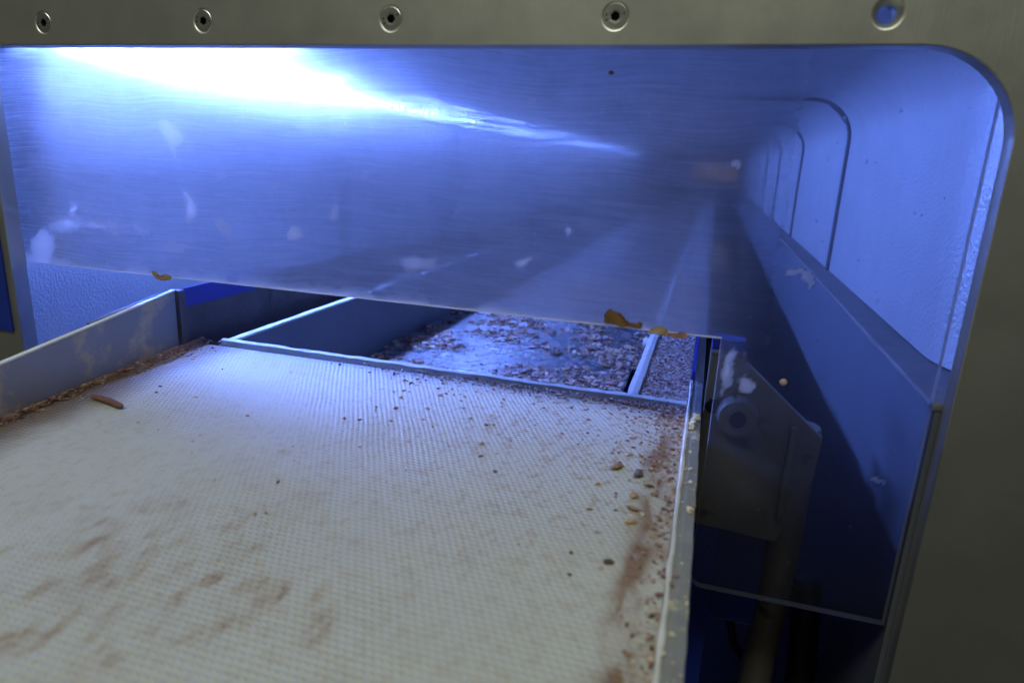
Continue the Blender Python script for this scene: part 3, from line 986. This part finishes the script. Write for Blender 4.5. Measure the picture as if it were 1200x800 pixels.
# on the tray
n = 60000
x = RNG.uniform(-.352, -.043, n); y = RNG.uniform(.45, 1.3, n)
den = (fbm(x, y, 22, 3) - .5) * 1.6 + .52 + .55 * sstep(-.22, -.06, x) * sstep(.98, .66, y) + .25 * sstep(.72, .62, y) + .15 * sstep(-.27, -.34, x)
k = den > RNG.uniform(.50, 1.0, n)
k &= ~((x > -.0675) & (x < -.054) & (y > .58) & (y < .74))
x, y = x[k], y[k]
crumbs('tray_crumbs', np.stack([x, y, np.full(len(x), TZ)], 1), sizes(len(x), .0006, .0052, 6), ['pink', 'brown', 'brown', 'pale'],
       'brown and pink food crumbs scattered over the shiny recessed tray')
# fine crust on the strip
n = 9000
x = RNG.uniform(-.0325, -.001, n); y = .435 + RNG.random(n) ** 1.6 * .55
crumbs('strip_crumbs', np.stack([x, y, np.full(n, -.152)], 1), sizes(n, .0006, .0019, 2), ['pale', 'pale', 'pink'],
       'fine pale crumbs caked on the narrow strip beside the right rail')
# along the right rail and the cross bar
n = 6000
y = RNG.uniform(.12, .425, n); x = -.001 - RNG.exponential(.009, n) * (.35 + 1.3 * sstep(.24, .42, y))
k = RNG.random(n) < .16 + .84 * sstep(.26, .42, y)
x1, y1 = x[k], y[k]
n = 3200
x2 = -.002 - RNG.random(n) ** 1.7 * .26; y2 = .4235 - RNG.exponential(.0048, n)
k = RNG.random(n) < sstep(-.26, -.06, x2) + .12
x2, y2 = x2[k], y2[k]
n = 900
x3 = RNG.uniform(-.2, -.01, n); y3 = .42 - RNG.exponential(.05, n)
n = 70
x4 = RNG.uniform(-.33, -.01, n); y4 = RNG.uniform(.13, .41, n)
x = np.concatenate([x1, x2, x3, x4]); y = np.concatenate([y1, y2, y3, y4])
k = (x > -.38) & (x < -.0012) & (y < .424)
x, y = x[k], y[k]
crumbs('belt_crumbs', np.stack([x, y, np.full(len(x), BZ + .0001)], 1), sizes(len(x), .00022, .0016, 4.5), ['brown', 'brown', 'pink', 'pale'],
       'small brown crumbs along the right edge and end of the cream belt')
# dirt heap against the left guide and into the channel
n = 5200
y = RNG.uniform(.10, .428, n); gx = -.3555 - .132 * (y - .235)
x = gx + .0008 + RNG.exponential(.0030, n) * (.5 + 1.3 * sstep(.3, .42, y))
crumbs('guide_crumbs', np.stack([x, y, np.full(n, BZ - .0004) + .003 * np.exp(-(x - gx) / .004)], 1), sizes(n, .0003, .0017, 4), ['brown'],
       'dark brown dirt heaped along the foot of the left guide plate')
n = 2400
y = RNG.uniform(.43, .95, n); x = RNG.uniform(-.3825, -.3615, n)
crumbs('channel_crumbs', np.stack([x, y, np.full(n, -.166)], 1), sizes(n, .0008, .0034, 2), ['brown'],
       'dark brown dirt filling the narrow channel left of the divider')
n = 80
y = RNG.uniform(.12, .47, n); 
crumbs('rail_residue', np.stack([.001 + RNG.random(n) * .007, y, np.full(n, -.1470)], 1), sizes(n, .0005, .0018, 3), ['cream', 'pale', 'cream'],
       'cream residue specks stuck on top of the right rail')

def lump(name, pts, rad, flat, col, col2, label, cat, group=None, seed=0, n=10, rot=None):
    """a scrap swept along pts with radii rad, squashed by flat = (normal axis, factor)."""
    b = MB()
    b.tube(pts, rad, n, cap=True)
    rs = np.random.default_rng(seed)
    c = np.mean(np.array(pts), 0)
    V = []
    for p in b.v:
        p = np.array(p)
        p = p + rs.normal(0, np.mean(rad) * .10, 3)
        ax, fct = flat
        p[ax] = c[ax] + (p[ax] - c[ax]) * fct
        V.append(tuple(p))
    b.v = V
    ob = b.build(name, M['crumb'], smooth=True)
    me = ob.data
    t = rs.random(len(me.vertices))[:, None]
    cc = np.array(col) * (1 - t) + np.array(col2) * t
    set_attr(me, 'tint', np.concatenate([cc, np.ones((len(cc), 1))], 1))
    sd = ob.modifiers.new('smooth', 'SUBSURF'); sd.levels = 1; sd.render_levels = 1
    tag(ob, label, cat, group)
    return ob

B0 = BZ
def chip(name, c, r, sc, c1, c2, label, group=None, seed=0, rough=.95):
    """irregular solid chip resting at c."""
    rs = np.random.default_rng(seed)
    bm = bmesh.new()
    bmesh.ops.create_icosphere(bm, subdivisions=3, radius=1.0)
    co = np.array([v.co[:] for v in bm.verts])
    off = rs.uniform(0, 50, 3)
    d = 1 + rough * (fbm(co[:, 0] + off[0] + co[:, 2], co[:, 1] + off[1] - co[:, 2], 1.1, 4) - .5) * 2
    d = np.where(co @ (rs.normal(0, 1, 3) / 1.6) > .55, d * .8, d)
    co = co * d[:, None] * np.array(sc) * r
    a = rs.uniform(0, 3.14); ca, sa = math.cos(a), math.sin(a)
    co = np.stack([co[:, 0] * ca - co[:, 1] * sa, co[:, 0] * sa + co[:, 1] * ca, co[:, 2]], 1)
    co[:, 2] -= co[:, 2].min() + .1 * r
    for v, p in zip(bm.verts, co + np.array(c)):
        v.co = p
    me = bpy.data.meshes.new(name); bm.to_mesh(me); bm.free()
    me.polygons.foreach_set('use_smooth', [True] * len(me.polygons))
    me.materials.append(M['crumb'])
    t = np.clip(fbm(co[:, 0] * 900 + off[0], co[:, 1] * 900 + co[:, 2] * 500, 1., 3) * 2 - .5, 0, 1)[:, None]
    cc = np.array(c1) * (1 - t) + np.array(c2) * t
    set_attr(me, 'tint', np.concatenate([cc, np.ones((len(cc), 1))], 1))
    ob = bpy.data.objects.new(name, me); COL.objects.link(ob)
    tag(ob, label, 'food scrap', group)
    return ob
def skin(name, outline, th, c1, c2, label, seed=0):
    """limp scrap clinging to the guard: outline (x, z) in metres, puffed towards the viewer."""
    rs = np.random.default_rng(seed)
    O = np.array(outline); P = []
    for i in range(len(O)):                      # resample the outline
        a, b = O[i], O[(i + 1) % len(O)]
        for q in (0, .5):
            P.append(a + (b - a) * q + rs.normal(0, .00012, 2))
    P = np.array(P); n = len(P); yb = GY0 - .0002
    ins = []
    for i in range(n):
        t = P[(i + 1) % n] - P[i - 1]; nn_ = np.array([-t[1], t[0]]); nn_ /= np.linalg.norm(nn_) + 1e-9
        ins.append(P[i] + nn_ * min(.0006, .0006))
    ins = np.array(ins)
    b = MB()
    vs = [(p[0], yb, p[1]) for p in P] + [(p[0], yb - th * .7 * rs.uniform(.6, 1.2), p[1]) for p in P] + [(p[0], yb - th * rs.uniform(.8, 1.6), p[1]) for p in ins]
    fs = [(i, (i + 1) % n, n + (i + 1) % n, n + i) for i in range(n)] + [(n + i, n + (i + 1) % n, 2 * n + (i + 1) % n, 2 * n + i) for i in range(n)]
    fs += [tuple(range(2 * n, 3 * n)), tuple(range(n - 1, -1, -1))]
    b.add(vs, fs)
    ob = b.build(name, M['crumb'])
    me = ob.data
    co = np.array([v.co[:] for v in me.vertices])
    t = np.clip(fbm(co[:, 0] * 500, co[:, 2] * 500, 1., 3) * 2 - .5, 0, 1)[:, None]
    cc = np.array(c1) * (1 - t) + np.array(c2) * t
    set_attr(me, 'tint', np.concatenate([cc, np.ones((len(cc), 1))], 1))
    tag(ob, label, 'food scrap')
    return ob
def path(p0, p1, n, bow=(0, 0, 0)):
    p0, p1, bow = np.array(p0), np.array(p1), np.array(bow)
    return [tuple(p0 + (p1 - p0) * i / (n - 1) + bow * math.sin(math.pi * i / (n - 1))) for i in range(n)]
lump('food_stick', path((-.3445, .2935, B0 + .0022), (-.3135, .2860, B0 + .0022), 9, (0, .0008, 0)), [.0013, .0023, .0024, .0023, .0024, .0024, .0023, .0023, .0014], (2, .8),
     (.11, .05, .035), (.17, .08, .055), 'reddish brown stick lying on the belt near the left guide', 'food scrap', seed=1)
chip('food_flake', (-.0315, .3190, B0), .0042, (1.35, .62, .38), (.20, .11, .05), (.36, .23, .12), 'brown curled flake lying on the right side of the belt', seed=5)
chip('food_scrap', (-.0195, .3130, B0), .0026, (1.2, .7, .55), (.08, .06, .06), (.18, .13, .13), 'dark scrap on the belt just right of the brown curled flake', seed=8)
for i, (q, c1, c2, lab) in enumerate([
        ((-.0228, .2325, .0017), (.05, .035, .02), (.10, .07, .04), 'small black-brown pellet alone on the belt left of the brown streak'),
        ((-.0195, .2905, .0026), (.30, .17, .09), (.50, .36, .22), 'uppermost of the three golden chunks on the belt by the right rail'),
        ((-.0186, .2780, .0024), (.22, .12, .05), (.44, .30, .16), 'middle of the three golden chunks on the belt by the right rail'),
        ((-.0183, .2660, .0029), (.36, .22, .11), (.52, .38, .22), 'lowest of the three golden chunks on the belt by the right rail'),
        ((-.0135, .3035, .0019), (.10, .05, .03), (.2, .1, .06), 'dark brown nub on the belt above the golden chunks'),
        ((-.0105, .2960, .0018), (.16, .10, .05), (.28, .18, .1), 'olive brown nub on the belt right of the golden chunks'),
        ((-.1052, .3207, .0014), (.25, .14, .07), (.36, .22, .12), 'lone ochre crumb on the belt in front of the tray'),
        ((-.2434, .3051, .0015), (.2, .12, .07), (.34, .22, .13), 'lone tan crumb on the left half of the belt'),
        ((-.3248, .3261, .0014), (.05, .035, .03), (.1, .07, .05), 'upper of two dark specks on the belt beside the left guide'),
        ((-.3185, .3165, .0013), (.05, .035, .03), (.1, .07, .05), 'lower of two dark specks on the belt beside the left guide')]):
    x_, y_, r_ = q
    chip('food_crumb', (x_, y_, B0), r_ * .8, (1.3, .75, .5), c1, c2, lab, 'single crumbs on the belt', seed=20 + i)
# scraps clinging to the lower edge of the guard
gy = GY0 - .0011
def mm(x0, z0, pts, sx=.000090, sz=.000094):
    return [(x0 + a * sx, z0 - b_ * sz) for a, b_ in pts]
skin('food_skin', mm(-.0500, -.0775, [(0, 80), (0, 35), (14, 12), (27, 0), (40, 10), (60, 14), (92, 22), (110, 40), (124, 56), (142, 68), (170, 72), (195, 72), (214, 58), (224, 60), (222, 86), (200, 92), (150, 84), (120, 90), (96, 92), (70, 82), (40, 80)]), .0016,
     (.085, .038, .010), (.20, .105, .030), 'curled orange-brown food skin stuck to the lower edge of the clear guard', 41)
skin('food_skin', mm(-.0248, -.0840, [(0, 34), (14, 18), (40, 6), (66, 0), (88, 8), (98, 24), (104, 40), (70, 44), (40, 40), (10, 42)]), .0020,
     (.22, .13, .06), (.50, .42, .28), 'cream and brown scrap on the guard edge above the narrow strip', 42)
skin('food_skin', mm(-.0150, -.0862, [(0, 14), (20, 16), (50, 14), (66, 2), (90, 0), (104, 6), (108, 20), (92, 28), (60, 30), (30, 26), (4, 22)]), .0014,
     (.16, .06, .03), (.40, .24, .18), 'thin reddish scrap on the guard edge nearest the right rail', 43)
skin('food_skin', mm(-.3605, -.0835, [(0, 8), (16, 14), (36, 30), (60, 34), (84, 22), (104, 26), (124, 34), (118, 46), (84, 54), (56, 56), (30, 48), (8, 28)], .00012, .000105), .0014,
     (.18, .10, .035), (.34, .22, .09), 'small ochre scrap stuck to the guard edge above the left guide', 44)
lump('food_speck', path((.0452, gy, -.1078), (.0488, gy, -.1064), 6), [.0008, .0018, .0021, .0020, .0017, .0008], (1, .4),
     (.40, .27, .24), (.5, .36, .32), 'tiny pinkish speck stuck on the lower flap of the clear guard', 'food scrap', seed=46)
lump('food_speck', path((-.0590, gy, .0453), (-.0562, gy, .0456), 5), [.0005, .0011, .0012, .0010, .0005], (1, .4),
     (.16, .09, .04), (.25, .15, .07), 'tiny brown speck high on the clear guard under a screw', 'food scrap', seed=47)
for i, (x_, y_, z_, r_) in enumerate([(.0055, .395, -.1460, .0032), (.0040, .3875, -.1460, .0028), (.0035, .3800, -.1462, .0022)]):
    chip('cream_blob', (x_, y_, -.1470), r_, (1, .9, .8), (.50, .43, .24), (.70, .64, .46), ['largest and farthest of three cream blobs on the right rail', 'middle of three cream blobs on the right rail', 'smallest and nearest of three cream blobs on the right rail'][i], 'cream blobs on the right rail', seed=60 + i)
chip('white_scrap', (-.0620, .855, TZ), .0056, (1, .9, .7), (.62, .62, .62), (.78, .78, .78), 'white lump among the brown crumbs at the right of the tray', seed=70)
